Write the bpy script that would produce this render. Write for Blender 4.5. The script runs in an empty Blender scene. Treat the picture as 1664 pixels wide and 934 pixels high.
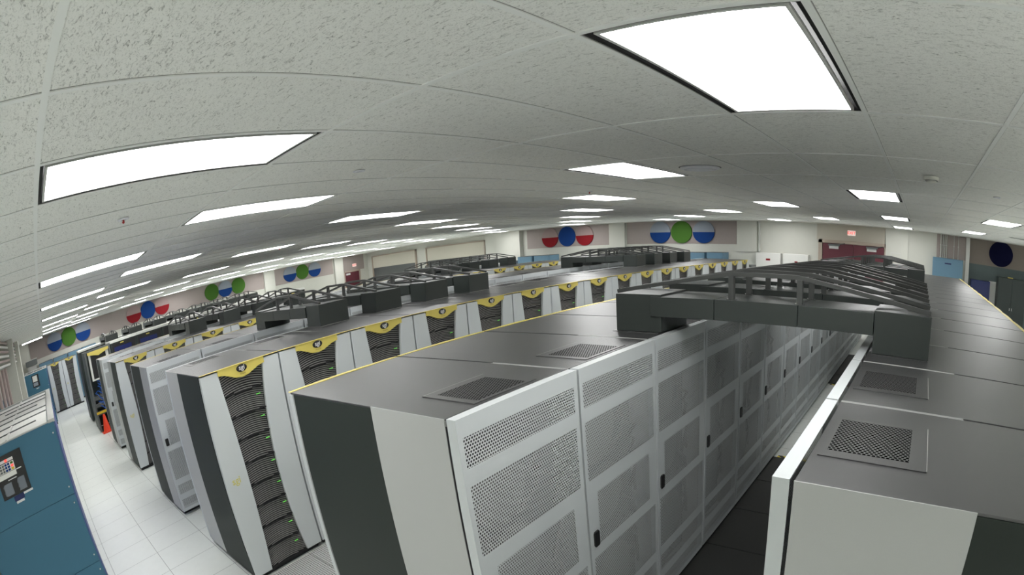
import bpy, bmesh, math, random
from mathutils import Vector, Matrix
random.seed(7)
SC = bpy.context.scene
COL = SC.collection

# ------------------------------------------------------------------ camera (wide fisheye lens, rising-front crop)
cam = bpy.data.cameras.new('camera'); camo = bpy.data.objects.new('camera', cam); COL.objects.link(camo)
SC.camera = camo
F_PX, K3 = 911.731, 0.0227125
CX, CY = 1059.392, 745.017
yaw, pit, rol = -0.480451, -0.394578, -0.0218940
fw = Vector((math.sin(yaw)*math.cos(pit), math.cos(yaw)*math.cos(pit), math.sin(pit)))
rt = Vector((math.cos(yaw), -math.sin(yaw), 0)); up = rt.cross(fw)
R_ = rt*math.cos(rol) + up*math.sin(rol); U_ = -rt*math.sin(rol) + up*math.cos(rol)
camo.matrix_world = Matrix(((R_.x, U_.x, -fw.x, 0), (R_.y, U_.y, -fw.y, 0), (R_.z, U_.z, -fw.z, 2.44), (0, 0, 0, 1)))
cam.type = 'PANO'; cam.panorama_type = 'FISHEYE_LENS_POLYNOMIAL'
cam.sensor_width = 36.0; cam.fisheye_fov = math.radians(300)
s_ = (1664/36.0)/F_PX
cam.fisheye_polynomial_k0 = 0; cam.fisheye_polynomial_k1 = -s_; cam.fisheye_polynomial_k2 = 0
cam.fisheye_polynomial_k3 = -K3*s_**3; cam.fisheye_polynomial_k4 = 0
cam.shift_x = (832-CX)/1664; cam.shift_y = (CY-467)/934
cam.clip_start = 0.02

# ------------------------------------------------------------------ world, exposure
w = bpy.data.worlds.new('world'); SC.world = w; w.use_nodes = True
w.node_tree.nodes['Background'].inputs[0].default_value = (0.8, 0.85, 0.9, 1)
w.node_tree.nodes['Background'].inputs[1].default_value = 0.05
vs = SC.view_settings
vs.view_transform = 'Standard'; vs.look = 'None'; vs.gamma = 1.0; vs.exposure = 0.29; vs.use_curve_mapping = False
SC.cycles.max_bounces = 8; SC.cycles.diffuse_bounces = 5; SC.cycles.transparent_max_bounces = 12
LAMP = 11.0

# ------------------------------------------------------------------ materials
def nt(name):
    m = bpy.data.materials.new(name); m.use_nodes = True
    t = m.node_tree; return m, t, t.nodes['Principled BSDF']
def mat(name, c, rough=0.5, metal=0.0, spec=0.5, speck=0.0, scale=400.0, bump=0.0, emit=None, es=0.0):
    m, t, b = nt(name)
    b.inputs['Base Color'].default_value = (*c, 1); b.inputs['Roughness'].default_value = rough
    b.inputs['Metallic'].default_value = metal; b.inputs['Specular IOR Level'].default_value = spec
    if emit:
        b.inputs['Emission Color'].default_value = (*emit, 1); b.inputs['Emission Strength'].default_value = es
    if speck or bump:
        tc = t.nodes.new('ShaderNodeTexCoord'); n = t.nodes.new('ShaderNodeTexNoise')
        n.inputs['Scale'].default_value = scale; n.inputs['Detail'].default_value = 2
        t.links.new(tc.outputs['Object'], n.inputs['Vector'])
        if speck:
            mx = t.nodes.new('ShaderNodeMix'); mx.data_type = 'RGBA'
            mx.inputs[6].default_value = (*[x*(1-speck) for x in c], 1); mx.inputs[7].default_value = (*[min(1, x*(1+speck)) for x in c], 1)
            t.links.new(n.outputs['Fac'], mx.inputs[0]); t.links.new(mx.outputs[2], b.inputs['Base Color'])
        if bump:
            bp = t.nodes.new('ShaderNodeBump'); bp.inputs['Strength'].default_value = bump; bp.inputs['Distance'].default_value = 0.002
            t.links.new(n.outputs['Fac'], bp.inputs['Height']); t.links.new(bp.outputs[0], b.inputs['Normal'])
    return m
def mnode(t, op, a, b=None, c=None):
    n = t.nodes.new('ShaderNodeMath'); n.operation = op
    for i, x in enumerate((a, b, c)):
        if x is None: continue
        if isinstance(x, (int, float)): n.inputs[i].default_value = x
        else: t.links.new(x, n.inputs[i])
    return n.outputs[0]
def dots(t, ax, ay, pu, pv, r, squash=1.0, stagger=True):
    """1 inside a hole of a staggered punched pattern"""
    tc = t.nodes.new('ShaderNodeTexCoord'); sp = t.nodes.new('ShaderNodeSeparateXYZ'); t.links.new(tc.outputs['Object'], sp.inputs[0])
    u, v = sp.outputs[ax], sp.outputs[ay]
    vv = mnode(t, 'DIVIDE', v, pv); uu = mnode(t, 'DIVIDE', u, pu)
    if stagger:
        par = mnode(t, 'FLOORED_MODULO', mnode(t, 'FLOOR', vv), 2.0); uu = mnode(t, 'ADD', uu, mnode(t, 'MULTIPLY', par, 0.5))
    fu = mnode(t, 'MULTIPLY', mnode(t, 'SUBTRACT', mnode(t, 'FRACT', uu), 0.5), pu)
    fv = mnode(t, 'MULTIPLY', mnode(t, 'SUBTRACT', mnode(t, 'FRACT', vv), 0.5), pv*squash)
    d = mnode(t, 'SQRT', mnode(t, 'ADD', mnode(t, 'MULTIPLY', fu, fu), mnode(t, 'MULTIPLY', fv, fv)))
    return mnode(t, 'LESS_THAN', d, r)
def perforated(name, c, rough, ax, ay, pu, pv, r, hole=None, **kw):
    m, t, b = nt(name)
    b.inputs['Roughness'].default_value = rough; b.inputs['Base Color'].default_value = (*c, 1)
    h = dots(t, ax, ay, pu, pv, r, **kw)
    if hole is None:
        tr = t.nodes.new('ShaderNodeBsdfTransparent'); mx = t.nodes.new('ShaderNodeMixShader')
        t.links.new(h, mx.inputs[0]); t.links.new(b.outputs[0], mx.inputs[1]); t.links.new(tr.outputs[0], mx.inputs[2])
        t.links.new(mx.outputs[0], t.nodes['Material Output'].inputs[0])
    else:
        mx = t.nodes.new('ShaderNodeMix'); mx.data_type = 'RGBA'
        mx.inputs[6].default_value = (*c, 1); mx.inputs[7].default_value = (*hole, 1)
        t.links.new(h, mx.inputs[0]); t.links.new(mx.outputs[2], b.inputs['Base Color'])
        t.links.new(mnode(t, 'MULTIPLY', mnode(t, 'SUBTRACT', 1.0, h), 0.6), b.inputs['Specular IOR Level'])
    return m
def tiles_mat(name, c, line, ox, oy, sx, sy, wdt, rough=0.35, speck=0.04):
    m, t, b = nt(name); b.inputs['Roughness'].default_value = rough
    tc = t.nodes.new('ShaderNodeTexCoord'); sp = t.nodes.new('ShaderNodeSeparateXYZ'); t.links.new(tc.outputs['Object'], sp.inputs[0])
    def edge(v, o, s):
        f = mnode(t, 'FRACT', mnode(t, 'DIVIDE', mnode(t, 'SUBTRACT', v, o), s))
        d = mnode(t, 'MINIMUM', f, mnode(t, 'SUBTRACT', 1.0, f))
        return mnode(t, 'LESS_THAN', mnode(t, 'MULTIPLY', d, s), wdt)
    e = mnode(t, 'MAXIMUM', edge(sp.outputs[0], ox, sx), edge(sp.outputs[1], oy, sy))
    n = t.nodes.new('ShaderNodeTexNoise'); n.inputs['Scale'].default_value = 9; n.inputs['Detail'].default_value = 6
    t.links.new(tc.outputs['Object'], n.inputs['Vector'])
    m1 = t.nodes.new('ShaderNodeMix'); m1.data_type = 'RGBA'
    m1.inputs[6].default_value = (*[x*(1-speck) for x in c], 1); m1.inputs[7].default_value = (*[x*(1+speck) for x in c], 1)
    t.links.new(n.outputs['Fac'], m1.inputs[0])
    m2 = t.nodes.new('ShaderNodeMix'); m2.data_type = 'RGBA'; m2.inputs[7].default_value = (*line, 1)
    t.links.new(e, m2.inputs[0]); t.links.new(m1.outputs[2], m2.inputs[6]); t.links.new(m2.outputs[2], b.inputs['Base Color'])
    return m
def ceiling_mat():
    m, t, b = nt('fissured_ceiling_tile'); b.inputs['Roughness'].default_value = 0.95; b.inputs['Specular IOR Level'].default_value = 0.1
    tc = t.nodes.new('ShaderNodeTexCoord'); mp = t.nodes.new('ShaderNodeMapping')
    mp.inputs['Rotation'].default_value = (0, 0, math.radians(-5)); mp.inputs['Scale'].default_value = (0.36, 1.0, 1)
    t.links.new(tc.outputs['Object'], mp.inputs[0])
    n = t.nodes.new('ShaderNodeTexNoise'); n.inputs['Scale'].default_value = 105; n.inputs['Detail'].default_value = 5; n.inputs['Roughness'].default_value = 0.7; n.inputs['Distortion'].default_value = 1.2
    t.links.new(mp.outputs[0], n.inputs['Vector'])
    n2 = t.nodes.new('ShaderNodeTexNoise'); n2.inputs['Scale'].default_value = 230; n2.inputs['Detail'].default_value = 2
    t.links.new(tc.outputs['Object'], n2.inputs['Vector'])
    r = t.nodes.new('ShaderNodeValToRGB'); r.color_ramp.elements[0].position = 0.548; r.color_ramp.elements[0].color = (0, 0, 0, 1)
    r.color_ramp.elements[1].position = 0.68; r.color_ramp.elements[1].color = (1, 1, 1, 1)
    t.links.new(n.outputs['Fac'], r.inputs[0])
    r2 = t.nodes.new('ShaderNodeValToRGB'); r2.color_ramp.elements[0].position = 0.58; r2.color_ramp.elements[0].color = (0, 0, 0, 1)
    r2.color_ramp.elements[1].position = 0.76; r2.color_ramp.elements[1].color = (1, 1, 1, 1)
    t.links.new(n2.outputs['Fac'], r2.inputs[0])
    h = mnode(t, 'MAXIMUM', r.outputs[0], mnode(t, 'MULTIPLY', r2.outputs[0], 0.6))
    mx = t.nodes.new('ShaderNodeMix'); mx.data_type = 'RGBA'
    mx.inputs[6].default_value = (0.95, 0.95, 0.92, 1); mx.inputs[7].default_value = (0.46, 0.46, 0.44, 1)
    t.links.new(h, mx.inputs[0]); t.links.new(mx.outputs[2], b.inputs['Base Color'])
    bp = t.nodes.new('ShaderNodeBump'); bp.inputs['Strength'].default_value = 0.5; bp.inputs['Distance'].default_value = 0.004
    t.links.new(mnode(t, 'SUBTRACT', 1.0, h), bp.inputs['Height']); t.links.new(bp.outputs[0], b.inputs['Normal'])
    return m
def hazard():
    m, t, b = nt('hazard_tape'); b.inputs['Roughness'].default_value = 0.5
    tc = t.nodes.new('ShaderNodeTexCoord'); sp = t.nodes.new('ShaderNodeSeparateXYZ'); t.links.new(tc.outputs['Object'], sp.inputs[0])
    f = mnode(t, 'LESS_THAN', mnode(t, 'FRACT', mnode(t, 'DIVIDE', mnode(t, 'ADD', sp.outputs[0], sp.outputs[1]), 0.11)), 0.5)
    mx = t.nodes.new('ShaderNodeMix'); mx.data_type = 'RGBA'; mx.inputs[6].default_value = (0.02, 0.02, 0.02, 1); mx.inputs[7].default_value = (0.9, 0.74, 0.07, 1)
    t.links.new(f, mx.inputs[0]); t.links.new(mx.outputs[2], b.inputs['Base Color']); return m
M = dict(
    ceil=ceiling_mat(), tee=mat('ceiling_tee_paint', (0.93, 0.94, 0.92), 0.5), tee_shadow=mat('painted_tee_shadow', (0.36, 0.36, 0.34), 0.9), gap=mat('dark_gap', (0.012, 0.012, 0.012), 0.8),
    wall=mat('cream_wall_paint', (0.60, 0.60, 0.55), 0.7, speck=0.02, scale=6), wallp=mat('mauve_wall_panel', (0.36, 0.31, 0.295), 0.85, speck=0.06, scale=40),
    brown=mat('brown_wall_paint', (0.23, 0.195, 0.17), 0.85, speck=0.05, scale=30), sage=mat('grey_green_wall_paint', (0.10, 0.13, 0.13), 0.8, speck=0.08, scale=30),
    floor=tiles_mat('white_floor_tile', (0.79, 0.82, 0.785), (0.26, 0.27, 0.26), -5.773, 0.04, 0.6096, 0.6096, 0.0028),
    silver=mat('silver_paint', (0.485, 0.492, 0.483), 0.42, speck=0.05, scale=900), dark=mat('charcoal_side_panel', (0.030, 0.037, 0.033), 0.55, spec=0.2, speck=0.15, scale=700),
    top=mat('charcoal_top_paint', (0.050, 0.050, 0.051), 0.34, spec=1.0, speck=0.2, scale=900, bump=0.25), black=mat('black_plastic', (0.012, 0.012, 0.013), 0.45),
    doorp=mat('light_silver_door_paint', (0.60, 0.63, 0.64), 0.45), perf=perforated('punched_door_steel', (0.58, 0.605, 0.615), 0.45, 1, 2, 0.0143, 0.0124, 0.0046),
    inner=mat('rack_interior', (0.13, 0.13, 0.135), 0.6), cable=mat('pale_cable', (0.22, 0.22, 0.215), 0.6),
    vent=perforated('slotted_vent_steel', (0.075, 0.075, 0.077), 0.38, 0, 1, 0.0142, 0.0135, 0.0055, hole=(0.003, 0.003, 0.003)),
    yellow=mat('yellow_crest', (0.68, 0.56, 0.13), 0.45), slat=mat('grey_grille_slat', (0.27, 0.262, 0.255), 0.4), led=mat('green_led', (0.1, 0.6, 0.1), 0.4, emit=(0.3, 1.0, 0.15), es=0.5),
    amber=mat('amber_led', (0.8, 0.4, 0.1), 0.4, emit=(1.0, 0.45, 0.1), es=1.2),
    logo=mat('white_logo_ink', (0.72, 0.72, 0.72), 0.5), ylet=mat('yellow_lettering', (0.62, 0.56, 0.14), 0.5), ink=mat('brown_ink', (0.30, 0.2, 0.04), 0.6), pale=mat('pale_sticker_ink', (0.60, 0.60, 0.40), 0.6),
    bridge=mat('dark_green_grey_steel', (0.031, 0.038, 0.035), 0.36, speck=0.2, scale=800, bump=0.2), rail=mat('dark_rail_paint', (0.055, 0.058, 0.056), 0.38),
    steel=mat('bright_bolt_steel', (0.6, 0.6, 0.6), 0.3, 0.9), diff=mat('lit_diffuser', (0.8, 0.8, 0.8), 0.5, emit=(1.0, 1.0, 0.985), es=LAMP),
    frame=mat('light_frame_paint', (0.6, 0.6, 0.58), 0.5), white=mat('white_enamel', (0.74, 0.74, 0.71), 0.45), blue=mat('blue_unit_paint', (0.04, 0.145, 0.225), 0.5, speck=0.1, scale=500),
    pblue=mat('pale_blue_panel_paint', (0.13, 0.245, 0.345), 0.5), navy=mat('navy_paint', (0.012, 0.02, 0.10), 0.5), indigo=mat('indigo_trim', (0.09, 0.11, 0.33), 0.5),
    red=mat('red_disc', (0.25, 0.016, 0.022), 0.8, spec=0.1), dblue=mat('blue_disc', (0.012, 0.05, 0.21), 0.8, spec=0.1), green=mat('green_disc', (0.065, 0.16, 0.028), 0.8, spec=0.1), grey=mat('grey_blue_disc', (0.29, 0.32, 0.37), 0.8, spec=0.1),
    rose=mat('rose_disc', (0.38, 0.29, 0.285), 0.8, spec=0.1), midn=mat('midnight_disc', (0.005, 0.006, 0.03), 0.8, spec=0.1), maroon=mat('maroon_door_paint', (0.115, 0.022, 0.034), 0.5),
    detector=mat('ivory_plastic', (0.93, 0.92, 0.86), 0.5), header=mat('warm_cream_header_paint', (0.50, 0.465, 0.40), 0.7), tan=mat('tan_trim', (0.42, 0.35, 0.29), 0.6), cream=mat('cream_shutter', (0.60, 0.57, 0.49), 0.7, speck=0.03, scale=30), exitr=mat('exit_red', (0.8, 0.08, 0.06), 0.4, emit=(1, 0.1, 0.07), es=0.9),
    exitw=mat('exit_white', (0.85, 0.75, 0.72), 0.4, emit=(1, 0.8, 0.75), es=0.35), pipe=mat('galvanised_pipe', (0.52, 0.52, 0.50), 0.35, 0.3), pink=mat('dusty_pink_paint', (0.42, 0.33, 0.31), 0.6),
    mat_=mat('dark_floor_carpet_tile', (0.035, 0.036, 0.034), 0.7, speck=0.5, scale=500, bump=0.4), haz=hazard(), ptile=perforated('punched_floor_tile', (0.55, 0.56, 0.55), 0.4, 0, 1, 0.022, 0.022, 0.0062, hole=(0.03, 0.03, 0.03), stagger=False),
    orange=mat('orange_cone_plastic', (0.85, 0.055, 0.015), 0.45), cblue=mat('blue_cable', (0.02, 0.12, 0.5), 0.45), tape=mat('yellow_tape', (0.7, 0.5, 0.03), 0.5), dgrey=mat('dark_grey_enamel', (0.11, 0.12, 0.12), 0.5),
    dsteel=mat('dark_green_cabinet_paint', (0.022, 0.032, 0.03), 0.45, speck=0.1, scale=300), screen=mat('navy_screen', (0.01, 0.02, 0.12), 0.3), sprink=mat('sprinkler_red', (0.5, 0.03, 0.03), 0.4), alu=mat('vent_enamel', (0.86, 0.87, 0.92), 0.4))

# ------------------------------------------------------------------ mesh builder
class MB:
    def __init__(s): s.v = []; s.f = []; s.m = []
    def face(s, pts, m=0):
        i = len(s.v); s.v += [tuple(p) for p in pts]; s.f.append(tuple(range(i, i+len(pts)))); s.m.append(m); return s
    def solid(s, vs, fs, m=0):
        i = len(s.v); s.v += [tuple(p) for p in vs]
        for f in fs: s.f.append(tuple(i+k for k in f)); s.m.append(m)
        return s
    def box(s, x0, y0, z0, x1, y1, z1, m=0):
        x0, x1 = sorted((x0, x1)); y0, y1 = sorted((y0, y1)); z0, z1 = sorted((z0, z1))
        return s.solid([(x0,y0,z0),(x1,y0,z0),(x1,y1,z0),(x0,y1,z0),(x0,y0,z1),(x1,y0,z1),(x1,y1,z1),(x0,y1,z1)],
                       [(3,2,1,0),(4,5,6,7),(0,1,5,4),(1,2,6,5),(2,3,7,6),(3,0,4,7)], m)
    def prism(s, poly, ax, a, b, m=0):
        """poly in the plane of the two other axes (counter-clockwise), extruded along ax from a to b"""
        def P(q, t):
            return {'x': (t, q[0], q[1]), 'y': (q[0], t, q[1]), 'z': (q[0], q[1], t)}[ax]
        n = len(poly); vs = [P(q, a) for q in poly] + [P(q, b) for q in poly]
        return s.solid(vs, [tuple(range(n))[::-1], tuple(range(n, 2*n))] + [(i, (i+1) % n, n+(i+1) % n, n+i) for i in range(n)], m)
    def tube(s, pts, r, n=8, m=0, rot=0.0):
        pts = [Vector(p) for p in pts]; rings = []
        pn = None
        for i, p in enumerate(pts):
            d = ((pts[min(i+1, len(pts)-1)] - pts[max(i-1, 0)])).normalized()
            ref = Vector((0, 1, 0)) if abs(d.y) < 0.9 else Vector((0, 0, 1))
            a = d.cross(ref).normalized(); b = d.cross(a)
            rings.append([p + (a*math.cos(2*math.pi*k/n+rot) + b*math.sin(2*math.pi*k/n+rot))*r for k in range(n)])
        vs = [q for R in rings for q in R]; fs = []
        for i in range(len(rings)-1):
            for k in range(n): fs.append((i*n+k, i*n+(k+1) % n, (i+1)*n+(k+1) % n, (i+1)*n+k))
        fs += [tuple(range(n))[::-1], tuple((len(rings)-1)*n+k for k in range(n))]
        return s.solid(vs, fs, m)
    def lathe(s, prof, c=(0, 0, 0), n=24, m=0, ax='z'):
        vs = []; fs = []
        for r, z in prof:
            for k in range(n):
                a = 2*math.pi*k/n; p = (r*math.cos(a), r*math.sin(a), z)
                if ax == 'x': p = (p[2], p[0], p[1])
                if ax == 'y': p = (p[0], p[2], p[1])
                vs.append((p[0]+c[0], p[1]+c[1], p[2]+c[2]))
        for i in range(len(prof)-1):
            for k in range(n): fs.append((i*n+k, i*n+(k+1) % n, (i+1)*n+(k+1) % n, (i+1)*n+k))
        fs += [tuple(range(n))[::-1], tuple((len(prof)-1)*n+k for k in range(n))]
        return s.solid(vs, fs, m)
    def build(s, name, mats, parent=None, bevel=0.0, smooth=False):
        me = bpy.data.meshes.new(name); me.from_pydata(s.v, [], s.f)
        if not isinstance(mats, (list, tuple)): mats = [mats]
        for x in mats: me.materials.append(M[x])
        me.polygons.foreach_set('material_index', s.m)
        bm = bmesh.new(); bm.from_mesh(me)
        bmesh.ops.recalc_face_normals(bm, faces=bm.faces)
        if bevel: bmesh.ops.bevel(bm, geom=[e for e in bm.edges if len(e.link_faces) == 2 and e.calc_face_angle(0) > 0.5], offset=bevel, segments=2, affect='EDGES', profile=0.6)
        bm.to_mesh(me); bm.free()
        if smooth:
            for p in me.polygons: p.use_smooth = True
            me.set_sharp_from_angle(angle=0.7)
        o = bpy.data.objects.new(name, me); COL.objects.link(o)
        if parent: o.parent = parent
        return o
def thing(name, label, cat, loc=(0, 0, 0), rz=0.0, group=None):
    o = bpy.data.objects.new(name, None); o.empty_display_size = 0.1; COL.objects.link(o)
    o.location = loc; o.rotation_euler = (0, 0, rz); return tag(o, label, cat, group)
def tag(o, label, cat, group=None):
    o['label'] = label; o['category'] = cat
    if group: o['group'] = group
    return o
def struct(o): o['kind'] = 'structure'; return o
def kids(o): return [c for c in bpy.data.objects if c.parent == o]
KID = {}
def tree(o):
    if o.name not in KID: KID[o.name] = [(c, [(g, []) for g in kids(c)]) for c in kids(o)]
    return KID[o.name]
def dup(root, loc, rz=0.0, label=None, group=None, skip=()):
    r = root.copy(); COL.objects.link(r); r.location = loc; r.rotation_euler = (0, 0, rz)
    if label: r['label'] = label
    if group: r['group'] = group
    for ch, gs in tree(root):
        if ch.name.split('.')[0] in skip: continue
        c = ch.copy(); COL.objects.link(c); c.parent = r
        for g, _ in gs:
            d = g.copy(); COL.objects.link(d); d.parent = c
    return r
def text(name, body, size, mt, parent, mw, extrude=0.0006, shear=0.0):
    cu = bpy.data.curves.new(name, 'FONT'); cu.body = body; cu.size = size; cu.align_x = 'CENTER'; cu.align_y = 'CENTER'; cu.extrude = extrude; cu.shear = shear
    cu.resolution_u = 3; cu.offset = size*0.012
    t = bpy.data.objects.new('tmp', cu); COL.objects.link(t)
    dg = bpy.context.evaluated_depsgraph_get(); me = bpy.data.meshes.new_from_object(t.evaluated_get(dg))
    bpy.data.objects.remove(t); me.transform(mw); me.materials.clear(); me.materials.append(M[mt]); me.name = name
    o = bpy.data.objects.new(name, me); COL.objects.link(o); o.parent = parent; return o
def frame_mat(o, x, y):  # text plane: x axis, y axis, origin
    x = Vector(x); y = Vector(y); z = x.cross(y)
    return Matrix(((x.x, y.x, z.x, o[0]), (x.y, y.y, z.y, o[1]), (x.z, y.z, z.z, o[2]), (0, 0, 0, 1)))
ORD = ['first','second','third','fourth','fifth','sixth','seventh','eighth','ninth','tenth','eleventh','twelfth','thirteenth','fourteenth','fifteenth','sixteenth','seventeenth','eighteenth','nineteenth','twentieth']

# ------------------------------------------------------------------ room shell
HC = 3.033; YW = 17.8; XL = -27.2; XR = 9.6; YF = -1.45; YL = 18.6; XS = -16.9; YB = -7.4
GX, GY, TX, TY = -0.2409, 0.0184, 0.6096, 1.2192
o = MB().box(XL-.2, YB-.2, -.1, XR+.2, YL+.3, 0).build('floor', 'floor'); struct(o)
LIGHTS = []
for n in range(-3, 16):
    k = 2 - 3*n; odd = n % 2 == 0            # lines of lights, three tiles apart, staggered
    for j in ((-3, 0, 3, 7, 11) if odd else (-5, 1, 5, 9, 13)):  # negative lines and rows are unseen lamps, added for fill and ceiling bounce
        if j < 0 and GX+k*TX < -4.4: continue
        if (k == 2 and 0 <= j < 5) or (k, j) == (5, 13): continue
        if XL < GX + k*TX < XR-1: LIGHTS.append((n, k, j))
LC = {(k, j) for _, k, j in LIGHTS}
c = MB()
k0 = int(math.floor((XL-GX)/TX))-1; k1 = int(math.ceil((XR-GX)/TX))+1
for k in range(k0, k1):
    for j in range(-6, 16):
        if (k, j) in LC: continue
        x0, x1 = GX+k*TX, GX+(k+1)*TX; y0, y1 = GY+j*TY, GY+(j+1)*TY
        if x1 < XL-.3 or x0 > XR+.3: continue
        c.face([(x0, y0, HC), (x0, y1, HC), (x1, y1, HC), (x1, y0, HC)])
struct(c.build('ceiling', 'ceil'))
c = MB()
for k in range(k0, k1+1): c.box(GX+k*TX-.011, GY-6*TY, HC-.004, GX+k*TX+.011, GY+16*TY, HC+.002)
for j in range(-6, 17): c.box(GX+k0*TX, GY+j*TY-.011, HC-.0045, GX+k1*TX, GY+j*TY+.011, HC+.002)
struct(c.build('trim_1', 'tee'))
c = MB()
for k in range(k0, k1+1):
    for sgn in (1,): c.box(GX+k*TX+sgn*.0125-.0011, GY-6*TY, HC-.0012, GX+k*TX+sgn*.0125+.0011, GY+16*TY, HC+.001)  # thin dark strip along each tee, a shadow line put in as colour
struct(c.build('trim_2', 'tee_shadow'))
struct(MB().box(XL-.3, YB-.3, HC+.35, XR+.3, YL+.4, HC+.4).build('ceiling_slab', 'dgrey'))
# walls
H_ = HC+.36
c = MB().box(XS, YW, 0, 1.45, YW+.15, H_); struct(c.build('wall_back', 'wall'))
c = MB().box(1.45, YW, 2.25, XR, YW+.15, H_, 0).box(1.45, YW, 0, XR, YW+.15, 2.25, 1); struct(c.build('wall_back_right', ['brown', 'sage']))
c = MB().box(XL-.15, YL, 0, XS, YL+.15, H_).box(XS-.12, YW, 0, XS, YL, H_); struct(c.build('wall_back_left', 'wall'))
struct(MB().box(XL-.15, YF, 0, XL, YL, H_).build('wall_left', 'wall'))
struct(MB().box(XL-.15, YF-.15, 0, -4.6, YF, H_).box(-4.75, YB, 0, -4.6, YF, H_).build('wall_front', 'wall'))
struct(MB().box(-4.75, YB-.15, 0, XR+.15, YB, H_).build('wall_rear', 'wall'))
struct(MB().box(XR, YB, 0, XR+.15, YW, H_).build('wall_right', 'wall'))
# pillars and inset panels of the back wall
def trim(n, mt, *b, bev=0.0): return struct(MB().box(*b).build('trim_%d' % n, mt, bevel=bev))
trim(3, 'wallp', -14.67, YW-.012, 2.23, -10.8, YW+.01, 3.0)
trim(4, 'wallp', -10.08, YW-.012, 2.23, -5.98, YW+.01, 3.02)
trim(5, 'wall', -10.78, YW-.10, 0, -10.12, YW+.01, HC+.01, bev=.01)
trim(6, 'wall', -16.2, YW-.22, 0, -14.9, YW+.01, HC+.01, bev=.01)
trim(7, 'wall', -5.96, YW-.06, 2.0, -5.28, YW+.01, HC+.01)
trim(8, 'header', -3.31, YW-.02, 2.5, -1.15, YW+.01, 3.02)
trim(9, 'wall', -1.13, YW-.06, 0, -.42, YW+.01, HC+.01)
trim(10, 'pipe', 1.40, YW-.10, 0, 1.52, YW+.01, HC+.01)
trim(11, 'white', 2.2, YW-.03, 0, 2.42, YW+.01, 1.79)
trim(12, 'wallp', .48, YW-.012, 2.3, 1.40, YW+.01, HC)
struct(MB().box(XL, YW-.5, HC-.012, XR, YL, HC-.002).build('trim_13', 'wall'))
# left wall panels and pillars
def ltrim(n, mt, y0, y1, z0, z1, d=.012): return trim(n, mt, XL-.01, y0, z0, XL+d, y1, z1)
ltrim(14, 'wallp', -.75, 11.9, 2.2, 3.02); ltrim(15, 'wall', 11.9, 12.5, 0, HC, .15); ltrim(16, 'wallp', 12.5, 16.2, 2.2, 3.02)
ltrim(17, 'wall', 16.25, 16.8, 0, HC, .15); ltrim(18, 'wallp', 16.82, 18.3, 2.2, 3.02); ltrim(19, 'wall', -1.4, -.78, 0, HC, .5)
# rolled shutters in the back wall's left bays
def shutter(n, x0, x1):
    c = MB().box(x0, YL-.05, 2.12, x1, YL+.01, 2.74)
    for z in (2.30, 2.46, 2.62): c.box(x0+.03, YL-.056, z, x1-.03, YL-.05, z+.012)
    struct(c.build('door_%d' % n, 'cream'))
    struct(MB().box(x0-.07, YL-.1, 0, x0, YL+.01, 2.80).box(x1, YL-.1, 0, x1+.07, YL+.01, 2.80).box(x0-.07, YL-.1, 2.74, x1+.07, YL+.01, 2.80).build('trim_%d' % (20+n), 'tan'))
    struct(MB().box(x0, YL-.02, .0, x1, YL+.005, 2.12).build('window_%d' % n, 'dgrey'))
shutter(1, -26.6, -22.75); shutter(2, -21.8, -17.8)

# ------------------------------------------------------------------ ceiling lights
lp = thing('ceiling_light', 'x', 'ceiling light', group='recessed ceiling lights')
w2, l2 = TX-.026, TY-.026
MB().box(.0, 0, .001, .012, l2, .10).box(w2-.012, 0, .001, w2, l2, .10).box(0, 0, .001, w2, .012, .10).box(0, l2-.012, .001, w2, l2, .10).box(0, 0, .10, w2, l2, .104).build('housing', 'gap', lp)
a = .030; b = .042
MB().box(a, .018, -.002, b, l2-.018, .012).box(w2-b, .018, -.002, w2-a, l2-.018, .012).box(b, .018, -.002, w2-b, .030, .012).box(b, l2-.030, -.002, w2-b, l2-.018, .012).build('door_frame', 'frame', lp)
MB().box(b, .030, .002, w2-b, l2-.030, .006).build('diffuser', 'diff', lp)
cnt = {}
for i, (n, k, j) in enumerate(LIGHTS):
    r_ = cnt[n] = cnt.get(n, 0) + (j >= 0)
    lab = 'lit ceiling light, %s from the camera in the %s line from right' % (ORD[r_-1], ORD[max(n, 0)])
    if n < 0 and j >= 0: lab = 'added ceiling light beyond the right edge, %s from the camera in the %s line out' % (ORD[r_-1], ORD[-n-1])
    if j < 0: lab = 'added ceiling light behind the camera, %s tile row back, %s line from far right' % (ORD[-j-1], ORD[n+3])
    if (k, j) == (-1, 1): lab = 'largest and nearest lit ceiling light, at the top right of the photo'
    if (k, j) == (-4, 0): lab = 'long lit ceiling light near the top left corner, nearest of its line'
    loc = (GX+k*TX+.013, GY+j*TY+.013, HC)
    if i == 0: lp.location = loc; lp['label'] = lab
    else: dup(lp, loc, 0, lab)
t = thing('strip_light', 'bare twin-tube strip light at the far left ceiling edge by the pillar', 'ceiling light', (-25.4, -.5, HC-.06))
MB().box(-.10, -.5, .015, .10, .5, .06).build('housing', 'white', t, bevel=.006)
for s in (-.05, .05): MB().tube([(s, -.49, 0), (s, .49, 0)], .017).build('fluorescent_tube', 'diff', t, smooth=True)

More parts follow.
